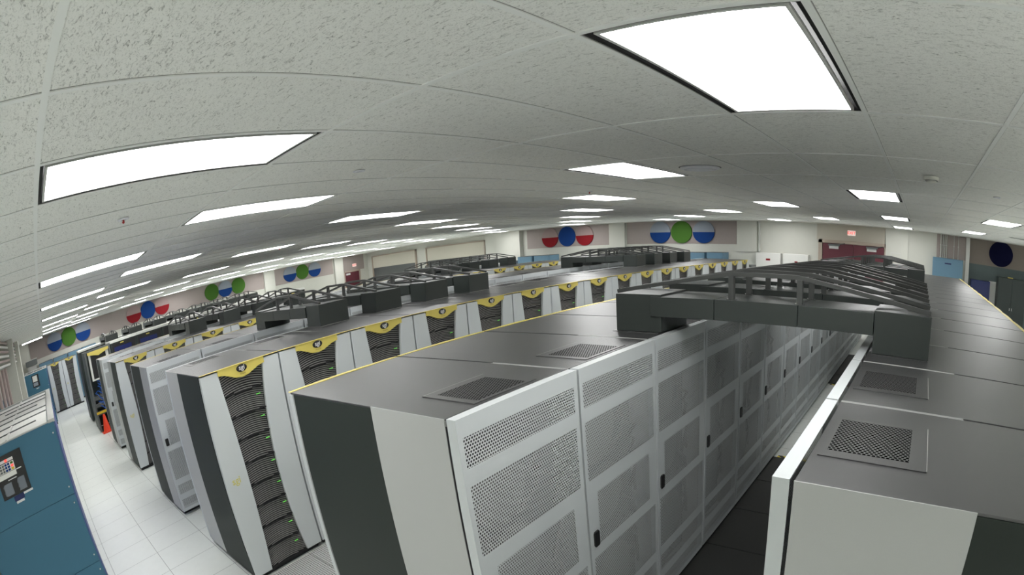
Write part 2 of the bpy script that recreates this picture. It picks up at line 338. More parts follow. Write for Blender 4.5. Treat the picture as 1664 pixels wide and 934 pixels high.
# ------------------------------------------------------------------ server racks
P_, D_, T_, Y0 = .783, 1.29, 1.853, 1.268       # pitch, depth, height, near end of the rows
W_ = P_-.016
def make_rack():
    t = thing('server_rack', 'x', 'server rack')
    MB().box(.475, 0, .05, D_-.058, W_, T_-.008).box(D_-.058, .012, .05, D_-.04, W_-.012, T_-.01, 1).build('charcoal_cabinet', ['dark', 'black'], t, bevel=.003)
    c = MB().box(.0, -.0015, .05, .475, .0018, T_+.0006).box(.0, W_-.0018, .05, .475, W_+.0015, T_+.0006).box(.0, .006, .05, .475, W_-.006, .07).box(.12, .006, .07, .475, W_-.006, T_-.03, 1)
    c.box(0, .006, T_-.03, .475, W_-.006, T_-.008)
    sh = c.build('rear_shell', ['silver', 'inner'], t)
    c = MB(); rr = random.Random(3)
    for q in range(9):
        y = .1+.57*rr.random(); pts = []
        z = .3+1.4*rr.random(); yy = y
        for s in range(9):
            pts.append((.045+.03*rr.random(), max(.06, min(W_-.06, yy)), max(.1, min(T_-.08, z)))); yy += (rr.random()-.5)*.32; z -= .16*rr.random()-.02
        c.tube(pts, .011, 6)
    for q in (.5, 1.05, 1.45): c.lathe([(.17, -.012), (.19, 0), (.17, .012), (.14, 0), (.17, -.012)], (.06, .3+.12*q, q), 20, 0, 'x')
    c.build('cable_bundle', 'cable', sh, smooth=True)
    tp = MB().box(0, .0018, T_-.008, D_-.02, W_-.0018, T_).build('top_panel', 'top', t, bevel=.002)
    MB().box(0, W_+.0018, T_-.03, D_-.02, P_-.002, T_-.003).build('seam_strip', 'top', t)
    v = MB().box(.02, .196, T_, .336, .585, T_+.003, 0).box(.04, .246, T_+.003, .283, .545, T_+.0036, 1).box(.336, .20, T_, .338, .58, T_+.0034, 2).build('roof_vent', ['top', 'vent', 'pipe'], t)
    MB().box(.05, .02, 0, D_-.06, W_-.02, .05).build('plinth', 'black', t)
    # rear door: slab with punched windows
    ys = [0, .03, .10, .67, .74, W_]; wins = [(.03, .74, 1.657, 1.78), (.03, .74, 1.278, 1.585), (.10, .67, .893, 1.195), (.03, .74, .47, .825), (.03, .74, .28, .40), (.03, .74, .10, .21)]
    zs = sorted({.06, T_+.002, *[z for q in wins for z in q[2:]]})
    c = MB()
    for i in range(len(ys)-1):
        for j in range(len(zs)-1):
            ym, zm = (ys[i]+ys[i+1])/2, (zs[j]+zs[j+1])/2
            pm = any(q[0] < ym < q[1] and q[2] < zm < q[3] for q in wins)
            c.face([(-.058, ys[i], zs[j]), (-.058, ys[i], zs[j+1]), (-.058, ys[i+1], zs[j+1]), (-.058, ys[i+1], zs[j])], 1 if pm else 0)
    z0, z1 = zs[0], zs[-1]
    c.box(-.0585, 0, z0, -.012, .004, z1).box(-.0585, W_-.004, z0, -.012, W_, z1).box(-.0585, .004, z1-.004, -.012, W_-.004, z1).box(-.0585, .004, z0, -.012, W_-.004, z0+.004)
    d = c.build('rear_door', ['doorp', 'perf'], t)
    MB().prism([(W_-.072, .895), (W_-.038, .895), (W_-.032, .905), (W_-.032, .975), (W_-.038, .985), (W_-.072, .985), (W_-.078, .975), (W_-.078, .905)], 'x', -.068, -.056).build('door_latch', 'black', d, bevel=.002)
    # front: silver side panels with hollowed inner edges, louvred modules, yellow crest
    def edge(z): return .168+.064*(1-((z-.9)/.9)**2 if abs(z-.9) < .9 else 0)
    N = 14; zz = [.055+(T_-.012-.055)*i/N for i in range(N+1)]
    for sgn in (0, 1):
        poly = [(0 if not sgn else W_, zz[0])]; inner = [(edge(z) if not sgn else W_-edge(z)+.008, z) for z in zz]
        poly = [(0, zz[0])] + inner + [(0, zz[-1])] if not sgn else [(W_, zz[0])] + inner + [(W_, zz[-1])]
        MB().prism(poly, 'x', D_-.042, D_).build('bezel_panel', 'doorp', t, bevel=.004)
    zb = [.055, .245, .44, .635, .83, 1.03, 1.235, 1.43, 1.62, 1.835]
    for q in range(9):
        za, zt = zb[q], zb[q+1]
        mod = MB().box(D_-.05, edge((za+zt)/2)-.05, za, D_-.030, W_-edge((za+zt)/2)+.05, zt).box(D_-.03, .2, za, D_-.010, W_-.2, za+.008).build('server_module', 'black', t)
        c = MB(); nsl = 15
        for s in range(-4, nsl):
            zc0 = za+.016+s*(zt-za-.02)/10.0
            run = []
            for g in range(31):
                u = -1+2*g/30; y = W_/2+u*.225; z = zc0+.040*(1-u*u)
                if za+.009 < z < zt-.003 and edge(z)-.004 < y < W_-edge(z)+.012: run.append((y, z))
                else:
                    if len(run) > 1: c.solid(*strip(run))
                    run = []
            if len(run) > 1: c.solid(*strip(run))
        c.build('louvre_slats', 'slat', mod)
        MB().box(D_-.014, .495, zt-.062, D_-.010, .533, zt-.056).build('status_light', 'led', mod)
    pts = [(.166, 1.806), (.22, 1.797), (.27, 1.776), (.33, 1.750), (.395, 1.741), (.455, 1.750), (.51, 1.772), (.56, 1.792), (.618, 1.802)]
    cr = MB().prism([(.166, T_), *pts, (.618, T_)], 'x', D_-.03, D_+.006).build('yellow_crest', 'yellow', t, bevel=.002)
    n = 10
    lip = [(D_-.024, 0)] + [(D_+.003+.011*math.sin(math.pi*i/n), W_*i/n) for i in range(n+1)] + [(D_-.024, W_)]
    MB().prism(lip, 'z', T_, T_+.0025).build('crest_lip', 'yellow', t)
    dsk = MB().lathe([(.052, 0), (.052, .004), (.048, .006)], (0, 0, 0), 28, 0, 'x'); dsk.v = [(x+D_+.005, y+.395, z*.60+1.815) for x, y, z in dsk.v]
    dk = dsk.build('logo_oval', 'black', cr, smooth=True)
    text('logo_lettering', 'sgi', .056, 'logo', cr, frame_mat((D_+.0118, .395, 1.819), (0, 1, 0), (0, 0, 1)))
    text('small_lettering', 'SGI ALTIX', .013, 'ink', cr, frame_mat((D_+.0068, .40, 1.768), (0, 1, 0), (0, 0, 1)), .0003)
    text('bezel_lettering', 'sgi', .085, 'ylet', kids_first(t, 'bezel_panel'), frame_mat((D_+.0006, .108, .94), (0, 1, 0), (0, 0, 1)), .0003)
    return t
def strip(run, h=.0040, d=.008):
    vs = []; fs = []
    for y, z in run: vs += [(D_-.032, y, z), (D_-.032+d, y, z-.003), (D_-.032+d, y, z+h-.003), (D_-.032, y, z+h)]
    for i in range(len(run)-1):
        for k in range(4): fs.append((i*4+k, i*4+(k+1) % 4, (i+1)*4+(k+1) % 4, (i+1)*4+k))
    fs += [(3, 2, 1, 0), tuple((len(run)-1)*4+k for k in range(4))]
    return vs, fs
def kids_first(t, n): return [c for c in bpy.data.objects if c.parent == t and c.name.startswith(n)][0]
rack = make_rack(); bpy.context.view_layer.update()
SPELL = {0: 'of the rightmost row', 1: 'of the second row from right', 2: 'of the third row from right', 3: 'of the fourth row from right', 4: 'of the fifth row from right', 5: 'of the sixth row from right'}
ROWS = [  # number from the right, back plane x, facing, how many
    (0, -.260, 0, 17), (1, -1.495, 1, 17), (2, -5.84, 0, 17), (3, -7.07, 1, 17), (4, -11.38, 0, 17), (5, -12.62, 1, 17)]
DESC = {0: 'silver and charcoal server rack', 1: 'rack with punched silver door', 2: 'yellow-crested black-grille rack', 3: 'rack with punched silver door', 4: 'yellow-crested black-grille rack', 5: 'rack with punched silver door'}
used = False
FRONT = ('server_module',); BACK = ('rear_door',)
for r, xb, rev, num in ROWS:
    for i in range(num):
        lab = '%s, %s from the near end %s' % (DESC[r], ORD[i], SPELL[r])
        loc = (xb, Y0+i*P_+(W_ if rev else 0), 0)
        g = 'server racks ' + SPELL[r]
        if not used: rack.location = loc; rack['label'] = lab; rack['group'] = g; used = True
        else: dup(rack, loc, math.pi if rev else 0, lab, g, skip=(FRONT if rev else ()) + (('seam_strip',) if (rev and i == 0) or (not rev and i == num-1) else ()))
# near end panel sticker on the third row's first rack: pale flourish
bpy.context.view_layer.update()
for i in range(5):
    lab = 'silver and charcoal rack, %s in the row behind the open dark rack' % ORD[i]
    dup(rack, (-22.6, 1.33+i*P_, 0), 0, lab, 'racks behind the open dark rack')
for i in range(2):
    dup(rack, (-26.04, .0+i*.694, 0), 0, ['far yellow-crested rack beside the distant blue cooling unit', 'far yellow-crested rack, second from the distant blue cooling unit'][i], 'racks at the end of the white aisle').scale = (1, .885, 1)

# ------------------------------------------------------------------ cable bridges over the hot aisles
def make_bridge():
    t = thing('cable_bridge', 'x', 'cable bridge')
    d = .385
    for sgn in (-1, 1):
        h = MB().box(sgn*.632, 0, .0, sgn*.946, d, .235).build('hood', 'bridge', t, bevel=.003)
    for x0, x1 in ((-.70, -.289), (-.285, .204), (.208, .63)):
        s = MB().box(x0, -.012, .10, x1, d-.005, .222).build('tray_section', 'bridge', t, bevel=.002)
    for y in (.022, d-.03):
        q = .0165
        prof = [(-.94, .25), (-.19, .372), (.21, .372), (.94, .25)]
        MB().tube([(x, y, z) for x, z in [(-.94, .25), (-.21, .370), (-.18, .374), (.20, .374), (.23, .370), (.94, .25)]], .0175, 4, 0, math.pi/4).build('arch_rail', 'rail', t, bevel=.002)
        for x in (-.19, .21):
            p = MB().box(x-.016, y-.016, .225, x+.016, y+.016, .362).build('post', 'rail', t, bevel=.002)
            MB().box(x-.026, y-.017, .222, x+.026, y+.017, .2255).build('foot_plate', 'rail', p)
            MB().lathe([(.005, 0), (.005, .005)], (x-.021, y, .2255), 8).build('bolt', 'steel', p)
    return t
br = make_bridge(); bpy.context.view_layer.update()
AIS = [(-.868, 'rightmost aisle', range(2, 6), range(11, 15)), (-6.446, 'second bridged aisle from right', range(2, 6), range(11, 15)), (-11.98, 'third bridged aisle from right', range(2, 6), range(11, 15))]
first = True
for cx, nm, g1, g2 in AIS:
    for gi, gr in enumerate((g1, g2)):
        for q, i in enumerate(gr):
            lab = 'dark arched cable bridge, %s, %s of the %s cluster' % (nm, ORD[q], ['near', 'far'][gi])
            loc = (cx, Y0+i*P_+.205, T_+.004)
            if first: br.location = loc; br['label'] = lab; br['group'] = 'cable bridges'; first = False
            else: dup(br, loc, 0, lab, 'cable bridges')

# ------------------------------------------------------------------ row of tall dark cabinets, first one open
XF = -15.65
def tall(i):
    lab = ('open dark rack full of blue cables behind the orange cone' if i == 0 else 'tall dark cabinet with white top trim, %s after the open cabled rack' % ORD[i-1])
    t = thing('tall_cabinet' if i else 'open_rack', lab, 'cabinet' if i else 'server rack', (XF, 1.12+i*.79, 0), 0, None if i == 0 else 'tall dark cabinets')
    if i == 0:
        MB().box(-1.15, 0, .05, -.9, .775, 2.02).box(-.9, 0, .05, -.02, .03, 2.02).box(-.9, .745, .05, -.02, .775, 2.02).build('cabinet_shell', 'dsteel', t)
        MB().box(-.03, 0, .03, .0, .05, 2.05).box(-.03, .725, .03, 0, .775, 2.05).box(-.03, .05, 2.0, 0, .725, 2.05).build('door_frame', 'dgrey', t, bevel=.003)
        MB().box(-.06, .10, 1.28, -.02, .70, 1.32).box(-.06, .10, 1.32, -.02, .16, 1.97).box(-.06, .62, 1.32, -.02, .70, 1.97).build('white_bezel', 'white', t, bevel=.004)
        MB().box(-.05, .16, 1.32, -.03, .62, 1.9).build('black_grille', 'black', t)
        MB().prism([(.08, 2.0), (.08, 1.93), (.25, 1.90), (.40, 1.86), (.55, 1.90), (.72, 1.94), (.72, 2.0)], 'x', -.03, .012).build('yellow_crest', 'yellow', t, bevel=.002)
        rr = random.Random(11)
        for q in range(26):
            z = .55+.75*rr.random(); y = .1+.25*rr.random(); pts = []
            for s in range(8): pts.append((-.16+.12*math.sin(s*.5+rr.random()), y+s*.055, z+.05*rr.random()-.012*s*rr.random()*4))
            MB().tube(pts, .012, 6).build('patch_cable', 'cblue' if q % 4 else 'cable', t, smooth=True)
        for z in (.62, .80, .42): MB().box(-.5, .06, z, -.06, .72, z+.10).build('server_module', 'dgrey', t, bevel=.004)
        MB().box(.0, .01, .46, .006, .77, .52).build('barrier_tape', 'tape', t)
        MB().box(-.9, .05, .0, -.02, .72, .03).build('plinth', 'black', t)
    else:
        MB().box(-1.15, 0, .04, 0, .778, 2.02).build('cabinet_body', 'dsteel', t, bevel=.003)
        MB().box(-1.17, -.004, 2.02, .01, .782, 2.075).build('top_trim', 'white', t, bevel=.004)
        MB().box(0, .04, .1, .012, .74, 1.99).build('front_panel', 'black', t, bevel=.003)
        MB().box(.012, .30, 1.96, .016, .40, 1.985).build('yellow_sticker', 'yellow', t)
        if i in (1, 2): MB().box(.012, .1, 1.55, .016, .62, 1.90).build('screen', 'screen', t)
for i in range(9): tall(i)
t = thing('traffic_cone', 'orange traffic cone on the floor in front of the open rack', 'cone', (-15.45, 1.30, 0))
MB().lathe([(.115, .03), (.11, .04), (.035, .43), (.025, .45), (.012, .45)], (0, 0, 0), 24).build('cone_body', 'orange', t, smooth=True)
MB().box(-.15, -.15, 0, .15, .15, .03).build('base', 'orange', t, bevel=.01)
# rows beyond, only their bridges and roofs show
bpy.context.view_layer.update()
TALL = [o for o in bpy.data.objects if o.name.startswith('tall_cabinet') and o.parent is None]
src = [o for o in TALL if o['label'].endswith('fourth after the open cabled rack')][0]
for i in range(9):
    dup(src, (-19.27, 1.12+i*.79+.778, 0), math.pi, 'tall dark cabinet back to back behind the open rack row, %s from the near end' % ORD[i], 'tall dark cabinets of the rear row')
for q, i in enumerate((1, 2, 3, 4, 5, 6, 7)):
    dup(br, (-17.54, 1.14+i*P_, 2.076), 0, 'low cable bridge behind the tall dark cabinets, %s from the near end' % ORD[q], 'cable bridges behind the tall cabinets').scale = (1, 1, .66)

# ------------------------------------------------------------------ floor pieces
XA0, XA1 = -1.42, -.34
def mats(y0, y1, lab0, gname, step):
    n = 0; y = y0
    while y < y1-.1:
        o = MB().box(-1.50, y+.004, 0, -.27, y+step-.004, .012).build('dark_floor_tile', 'mat_', bevel=.004)
        n += 1; tag(o, '%s, %s from the camera end' % (lab0, ORD[n-1]), 'floor tile', gname); y += step
mats(.98, 5.8, 'black floor tile in the nearest stretch of the narrow aisle', 'near dark aisle tiles', .69)
mats(9.47, 12.3, 'black floor tile in the far stretch of the narrow aisle', 'far dark aisle tiles', .69)
for y, l in ((5.82, 'yellow and black hazard tape strip nearest on the narrow aisle floor'), (9.40, 'yellow and black hazard tape strip farther along the narrow aisle floor')):
    tag(MB().box(XA0, y, 0, XA1, y+.06, .004).build('hazard_tape', 'haz'), l, 'tape')
n = 0
for i, x in enumerate((-4.5535, -3.944)):
    for q in range(6):
        n += 1
        o = MB().box(x+.003, 1.262+q*.6096, 0, x+.6066, 1.262+q*.6096+.6036, .005, 0).build('perforated_floor_tile', 'ptile', bevel=.002)
        tag(o, 'punched metal floor tile, %s from the white aisle, %s the grilles' % (ORD[q], ['beside', 'one tile off']  [i]), 'floor tile', 'perforated floor tiles')

# ------------------------------------------------------------------ blue cooling units
def cooler(loc, L, Wd, H, label, panel, name='cooling_unit'):
    """front face towards +x at the origin, body running back along -x, right edge at y=0"""
    t = thing(name, label, 'air conditioner', loc)
    MB().box(-L, -Wd, .08, -.012, -.03, H-.02).box(-L, -.03, .08, -.03, 0, H-.02, 1).build('cabinet_body', ['blue', 'indigo'], t, bevel=.004)
    MB().box(-L+.02, -Wd+.02, 0, -.03, -.02, .08).build('plinth', 'black', t)
    for z0, z1 in ((.10, .648), (.652, 1.268), (1.272, H-.012)):
        p = MB().box(-.012, -Wd+.004, z0, 0, -.012, z1).build('front_panel', 'blue', t, bevel=.002)
    for z in (.16, .58, .72, 1.20, 1.34, 1.80): MB().lathe([(.007, 0), (.007, .006), (.003, .008)], (0, -.045, z), 10, 0, 'x').build('screw', 'steel', t)
    MB().box(-L, -Wd, H-.02, -.0, -Wd+.06, H+.012).box(-L, -.07, H-.02, 0, 0, H+.012).box(-L, -Wd+.06, H-.02, -L+.06, -.07, H+.012).box(-.05, -Wd+.06, H-.03, -.012, -.07, H-.004).build('top_rim', 'pipe', t, bevel=.003)
    c = MB(); c.box(-L+.06, -Wd+.06, H-.06, -.05, -.07, H-.05); x = -.06
    ym = (-Wd-.01)/2
    while x > -L+.2:
        for ya, yb_ in ((-Wd+.07, ym-.02), (ym+.02, -.08)): c.box(x-.160, ya, H-.03, x, yb_, H-.003)
        x -= .165
    c.box(-L+.06, ym-.012, H-.03, -.05, ym+.012, H+.004)
    for q in range(int((L-.3)/.56)):
        xq = -.45-.56*q; y0q, y1q = ((-Wd+.07, -.20), (-Wd+.30, -.08), (-Wd+.07, -.08))[q % 3]
        MB().solid([(xq, y0q, H-.004), (xq-.02, y0q, H-.004), (xq-.06, y1q, H-.004), (xq-.04, y1q, H-.004), (xq, y0q, H+.007), (xq-.02, y0q, H+.007), (xq-.06, y1q, H+.007), (xq-.04, y1q, H+.007)], [(0,1,2,3),(7,6,5,4),(0,4,5,1),(1,5,6,2),(2,6,7,3),(3,7,4,0)]).build('filter_shadow_bar', 'dgrey', t)  # dark bars stand in for the shadows between overlapping filter cards
    c.build('air_filter', 'white', t)
    if panel == 'big':
        y1, wd, z1, ht = -.401, .304, 1.812, .335
        def q_(a0, a1, b0, b1, d0, d1): return (d0, y1-wd*a1, z1-ht*b1, d1, y1-wd*a0, z1-ht*b0)
        p = MB().box(*q_(0, 1, 0, 1, 0, .010)).build('control_panel', 'black', t, bevel=.003)
        MB().box(*q_(.31, .95, .11, .175, .010, .013)).build('display', 'logo', p)
        MB().box(*q_(.315, .95, .195, .41, .010, .013)).box(*q_(.315, .95, .42, .535, .010, .013)).build('key_plate', 'white', p)
        MB().box(*q_(.52, .60, .11, .17, .013, .018)).build('alarm_button', 'exitr', p)
        for mm, b in (('green', .21), ('exitr', .275), ('tape', .345)): MB().box(*q_(.345, .43, b, b+.05, .013, .018)).build('key', mm, p, bevel=.001)
        for r in range(3):
            for q in range(5): MB().box(*q_(.47+.095*q, .545+.095*q, .21+.066*r, .262+.066*r, .013, .016)).build('key', 'dblue' if q < 2 else 'dgrey', p, bevel=.001)
        c = MB(); c2 = MB()
        for r in range(11):
            c.box(*q_(.12, .35+.06*((r*5) % 4)/4, .64+.028*r, .657+.028*r, .010, .0106)); c2.box(*q_(.58, .85+.06*((r*7) % 5)/5, .66+.026*r, .676+.026*r, .010, .0106))
        c.build('printed_legend', 'grey', p); c2.build('printed_legend', 'grey', p); MB().box(*q_(.36, .66, .585, .605, .010, .0106)).build('printed_heading', 'logo', p); MB().box(*q_(.12, .30, .42, .445, .010, .0106)).build('printed_heading', 'logo', p)
        MB().box(*q_(.30, .66, 1.01, 1.14, 0, .003)).build('blue_sticker', 'navy', t); MB().box(*q_(.34, .62, 1.145, 1.20, 0, .003)).build('white_sticker', 'logo', t); MB().box(*q_(-.03, .30, 1.012, 1.06, 0, .003)).build('white_sticker', 'logo', t)
    elif panel == 'small':
        p = MB().box(0, -.66, 1.42, .01, -.37, 1.82).build('control_panel', 'black', t, bevel=.003)
        MB().box(.01, -.63, 1.60, .014, -.44, 1.79).build('display', 'white', p); MB().box(.01, -.63, 1.46, .014, -.44, 1.57).build('key_plate', 'grey', p)
        MB().box(0, -.55, 1.36, .003, -.43, 1.38).build('white_sticker', 'logo', t)
    return t
cooler((-5.2, -.04, 0), 4.05, 1.02, 1.90, 'blue cooling unit at the lower left with black keypad panel and white filters', 'big')
cooler((-21.4, -.04, 0), 3.0, 1.13, 1.90, 'distant blue cooling unit with small display, beside the white aisle end', 'small')
def wallunit(x0, x1, y0, y1, z, face, label, group=None):
    t = thing('cooling_unit', label, 'air conditioner', ((x0+x1)/2, (y0+y1)/2, 0), 0, group)
    hx, hy = (x1-x0)/2-.02, (y1-y0)/2-.02
    MB().box(-hx, -hy, .06, hx, hy, z).build('cabinet_body', 'pblue', t, bevel=.006)
    MB().box(-hx+.03, -hy+.03, 0, hx-.03, hy-.03, .06).build('plinth', 'black', t)
    c = MB()
    if face == 'x':
        MB().box(hx, -hy+.03, .12, hx+.012, hy-.03, z-.03).build('front_panel', 'pblue', t, bevel=.003)
    else:
        MB().box(-hx+.03, -hy-.012, .12, hx-.03, -hy, z-.03).build('front_panel', 'pblue', t, bevel=.003)
    MB().box(-hx, -hy, z, hx, hy, z+.012).build('top_rim', 'dgrey', t)
    return t
for i in range(4): wallunit(XL+.02, XL+.72, -.40+i*.745, .33+i*.745, 1.99, 'x', 'slim blue unit along the far left wall, %s from the left pillar' % ORD[i], 'blue units on the left wall')
for i in range(2): wallunit(XL+.02, XL+.72, 7.9+i*.745, 8.63+i*.745, 1.96, 'x', 'blue unit on the left wall under the green discs, %s of two' % ['nearer', 'farther'][i], 'blue units on the left wall')
wallunit(-14.5, -13.74, 16.9, 17.55, 1.95, 'y', 'pale blue unit on the back wall, left of two under the red discs')
wallunit(-13.69, -12.9, 16.9, 17.55, 1.95, 'y', 'pale blue unit on the back wall, right of two under the red discs')
wallunit(-8.45, -7.68, 16.9, 17.55, 1.94, 'y', 'pale blue unit, left of three under the blue and green discs')
wallunit(-7.62, -6.76, 16.9, 17.55, 1.94, 'y', 'pale blue unit, middle of three under the blue and green discs')
wallunit(-6.72, -6.15, 16.9, 17.55, 1.95, 'y', 'slim pale blue unit, right of three under the blue and green discs')
t = thing('storage_box', 'grey metal box near the back wall left of the blue units', 'box', (-14.9, 17.1, 0)); MB().box(-.35, -.2, .0, .35, .2, 1.80).build('body', 'grey', t, bevel=.01); MB().box(-.36, -.21, 1.80, .36, .21, 1.83).build('lid', 'pipe', t, bevel=.005)

# ------------------------------------------------------------------ wall discs
def disc(x, y, z, kind, face, label, grp):
    r = .385; t = thing('wall_disc', label, 'wall decoration', (x, y, z), 0, grp)
    def half(a0, a1, d0, d1, name, mt):
        n = 32; poly = [(r*math.cos(a0+(a1-a0)*i/n), r*math.sin(a0+(a1-a0)*i/n)) for i in range(n+1)]
        if face == 'y': MB().prism(poly, 'y', d0, d1).build(name, mt, t)
        else: MB().prism(poly, 'x', d0, d1).build(name, mt, t)
    d0, d1 = (-.05, 0) if face == 'y' else (0, .05)
    if isinstance(kind, str): half(0, 2*math.pi*.99999, d0, d1, 'face', kind)
    else: half(0, math.pi, d0, d1, 'upper_half', kind[0]); half(math.pi, 2*math.pi, d0, d1, 'lower_half', kind[1])
RW = ('rose', 'red'); BW = ('grey', 'dblue'); GP = 'round wall discs'; yb = YW-.012; xl = XL+.012
for x, k, l in ((-13.49, RW, 'disc half pink half red, left of the blue one on the back wall'), (-12.68, 'dblue', 'plain blue disc between two red ones on the back wall'), (-11.87, RW, 'disc half pink half red, right of the blue one on the back wall'),
                (-8.74, BW, 'disc half grey half blue, left of the green one on the back wall'), (-7.94, 'green', 'plain green disc on the back wall between two grey and blue ones'), (-7.13, BW, 'disc half grey half blue, right of the green one on the back wall')):
    disc(x, yb, 2.63, k, 'y', l, GP)
disc(2.53, YW, 2.66, 'midn', 'y', 'midnight blue disc on the brown wall at the far right', GP)
LW = [(.585, BW, 'grey and blue disc nearest the corner pillar on the left wall'), (1.32, 'green', 'green disc nearest the corner pillar on the left wall'), (2.06, BW, 'grey and blue disc just right of the leftmost green disc'),
      (4.73, RW, 'pink and red disc left of the blue one on the left wall'), (5.48, 'dblue', 'plain blue disc on the left wall between pink and red ones'), (6.22, RW, 'pink and red disc right of the blue one on the left wall'),
      (8.93, 'green', 'left green disc of the pair flanking a grey and blue disc'), (9.68, BW, 'grey and blue disc between two green discs on the left wall'), (10.42, 'green', 'right green disc of the pair flanking a grey and blue disc'),
      (13.46, BW, 'grey and blue disc left of the farthest green disc on the left wall'), (14.23, 'green', 'farthest green disc on the left wall, near the far door'), (15.0, BW, 'grey and blue disc right of the farthest green disc on the left wall')]
for y, k, l in LW: disc(xl, y, 2.635, k, 'x', l, GP)

# ------------------------------------------------------------------ back wall doors and fittings
def leaf(n, x0, x1):
    t = struct(MB().box(x0, YW-.05, 0, x1, YW-.005, 2.41).build('door_%d' % n, 'maroon', bevel=.003)); return t
d3 = leaf(3, -3.12, -2.145); d4 = leaf(4, -2.135, -1.17)
struct(MB().box(-3.25, YW-.07, 0, -3.13, YW+.01, 2.52).box(-1.16, YW-.07, 0, -1.12, YW+.01, 2.52).box(-3.25, YW-.07, 2.42, -1.12, YW+.01, 2.52).build('trim_30', 'tan'))
for d, x in ((d3, -2.91), (d4, -1.71)):
    cl = MB().box(x-.02, YW-.13, 2.33, x+.34, YW-.05, 2.39).tube([(x+.3, YW-.10, 2.385), (x+.46, YW-.10, 2.41), (x+.5, YW-.06, 2.43)], .012, 6).build('door_closer', 'dgrey', d)
    MB().box(x, YW-.056, 2.24, x+.30, YW-.05, 2.335).build('door_sign', 'logo', d)
def exit_sign(loc, rz, label):
    t = thing('exit_sign', label, 'sign', loc, rz)
    MB().box(-.125, -.035, -.08, .125, 0, .08).build('sign_box', 'exitw', t, bevel=.004)
    text('sign_lettering', 'EXIT', .125, 'exitr', t, frame_mat((0, -.036, 0), (1, 0, 0), (0, 0, 1)), .001)
exit_sign((-2.205, YW-.02, 2.775), 0, 'small red and white exit sign above the maroon double door')
exit_sign((XL+.02, 17.62, 2.48), math.pi/2, 'distant red and white exit sign above the far left door')
def wbox(name, label, cat, x0, x1, z0, z1, d, mt, group=None, plate=None, hinge=True):
    t = thing(name, label, cat, ((x0+x1)/2, YW-.001, z0), 0, group); h = (x1-x0)/2
    MB().box(-h, -d, 0, h, 0, z1-z0).build('enclosure', mt, t, bevel=.006)
    dd = MB().box(-h+.015, -d-.014, .015, h-.015, -d, z1-z0-.015).build('panel_door', mt, t, bevel=.004)
    MB().box(h-.06, -d-.03, (z1-z0)*.45, h-.045, -d-.014, (z1-z0)*.55).build('handle', 'dgrey', dd)
    if plate: MB().box(*plate).build('notice', 'red' if mt == 'white' else 'navy', dd)
    return t
wbox('electrical_panel', 'white electrical panel with red notice, left of the pair by the maroon door', 'electrical panel', -5.26, -4.44, .6, 1.985, .22, 'white', None, (-.07, -.238, 1.14, .07, -.234, 1.20))
wbox('electrical_panel', 'white electrical panel with dark notice, right of the pair by the maroon door', 'electrical panel', -4.36, -3.54, .6, 1.985, .22, 'white', None, (-.03, -.238, 1.12, .07, -.234, 1.16))
wbox('electrical_panel', 'pale blue electrical panel under conduits near the right pillar', 'electrical panel', .37, 1.32, .7, 2.30, .2, 'pblue', None, (-.10, -.218, 1.42, .10, -.214, 1.46))
for x, r, l in ((.61, .022, 'leftmost'), (.68, .016, 'second'), (.735, .016, 'third'), (.79, .013, 'fourth'), (1.02, .010, 'fifth'), (1.16, .010, 'rightmost')):
    t = thing('conduit', 'vertical metal conduit above the pale blue panel, %s of six' % l, 'conduit', (x, YW-.05, 2.30), 0, 'conduits above the pale blue panel')
    MB().tube([(0, 0, 0), (0, 0, HC-2.30)], r, 10).build('pipe', 'pipe', t, smooth=True); MB().lathe([(r*1.5, 0), (r*1.5, .04)], (0, 0, 0), 10).build('coupling', 'pipe', t); MB().box(-r*1.6, -.01, .38, r*1.6, .049, .40).build('strap', 'steel', t)
t = thing('conduit', 'single grey downpipe left of the white electrical panels', 'conduit', (-5.19, YW-.06, 2.0)); MB().tube([(0, 0, 0), (0, 0, HC-2)], .035, 12).build('pipe', 'pipe', t, smooth=True); MB().lathe([(.045, .02), (.045, .07)], (0, 0, 0), 12).build('coupling', 'pipe', t)
t = thing('storage_cabinet', 'low white cabinet with dark top past the end of the third row', 'cabinet', (-5.35, 16.9, 0))
MB().box(-.22, -.25, .04, .22, .25, 1.54).build('body', 'white', t, bevel=.006); MB().box(-.23, -.26, 1.54, .23, .26, 1.60).build('top', 'dgrey', t, bevel=.006); MB().box(-.20, -.262, .08, .20, -.25, 1.50).build('door', 'white', t, bevel=.003)
t = thing('notice_board', 'small grey framed notice right of the maroon double door', 'notice', (-.79, YW-.062, 2.16)); MB().box(-.16, -.012, -.12, .16, 0, .12).build('frame', 'frame', t, bevel=.003); MB().box(-.14, -.015, -.10, .14, -.012, .10).build('sheet', 'wall', t)
t = thing('cabinet', 'dark green two-door steel cabinet under the midnight blue disc', 'cabinet', (2.88, YW-.25, 0))
MB().box(-.45, -.22, .06, .45, .22, 1.98).build('body', 'dsteel', t, bevel=.005); MB().box(-.43, -.2, 0, .43, .2, .06).build('plinth', 'black', t)
for s, x0, x1 in ((0, -.44, -.003), (1, .003, .44)):
    d = MB().box(x0, -.238, .10, x1, -.22, 1.95).build('door', 'dsteel', t, bevel=.003)
    hx = -.035 if s == 0 else .035
    MB().box(hx-.008, -.262, 1.02, hx+.008, -.238, 1.10).build('handle', 'steel', d, bevel=.003)
tag(MB().box(2.74, YW-.42, 1.98, 2.90, YW-.30, 2.01).build('yellow_box', 'yellow', bevel=.004), 'flat yellow box lying on the dark green cabinet', 'box')
t = thing('cabinet', 'navy blue cabinet between the right pillar and the white trim', 'cabinet', (1.89, YW-.2, 0))
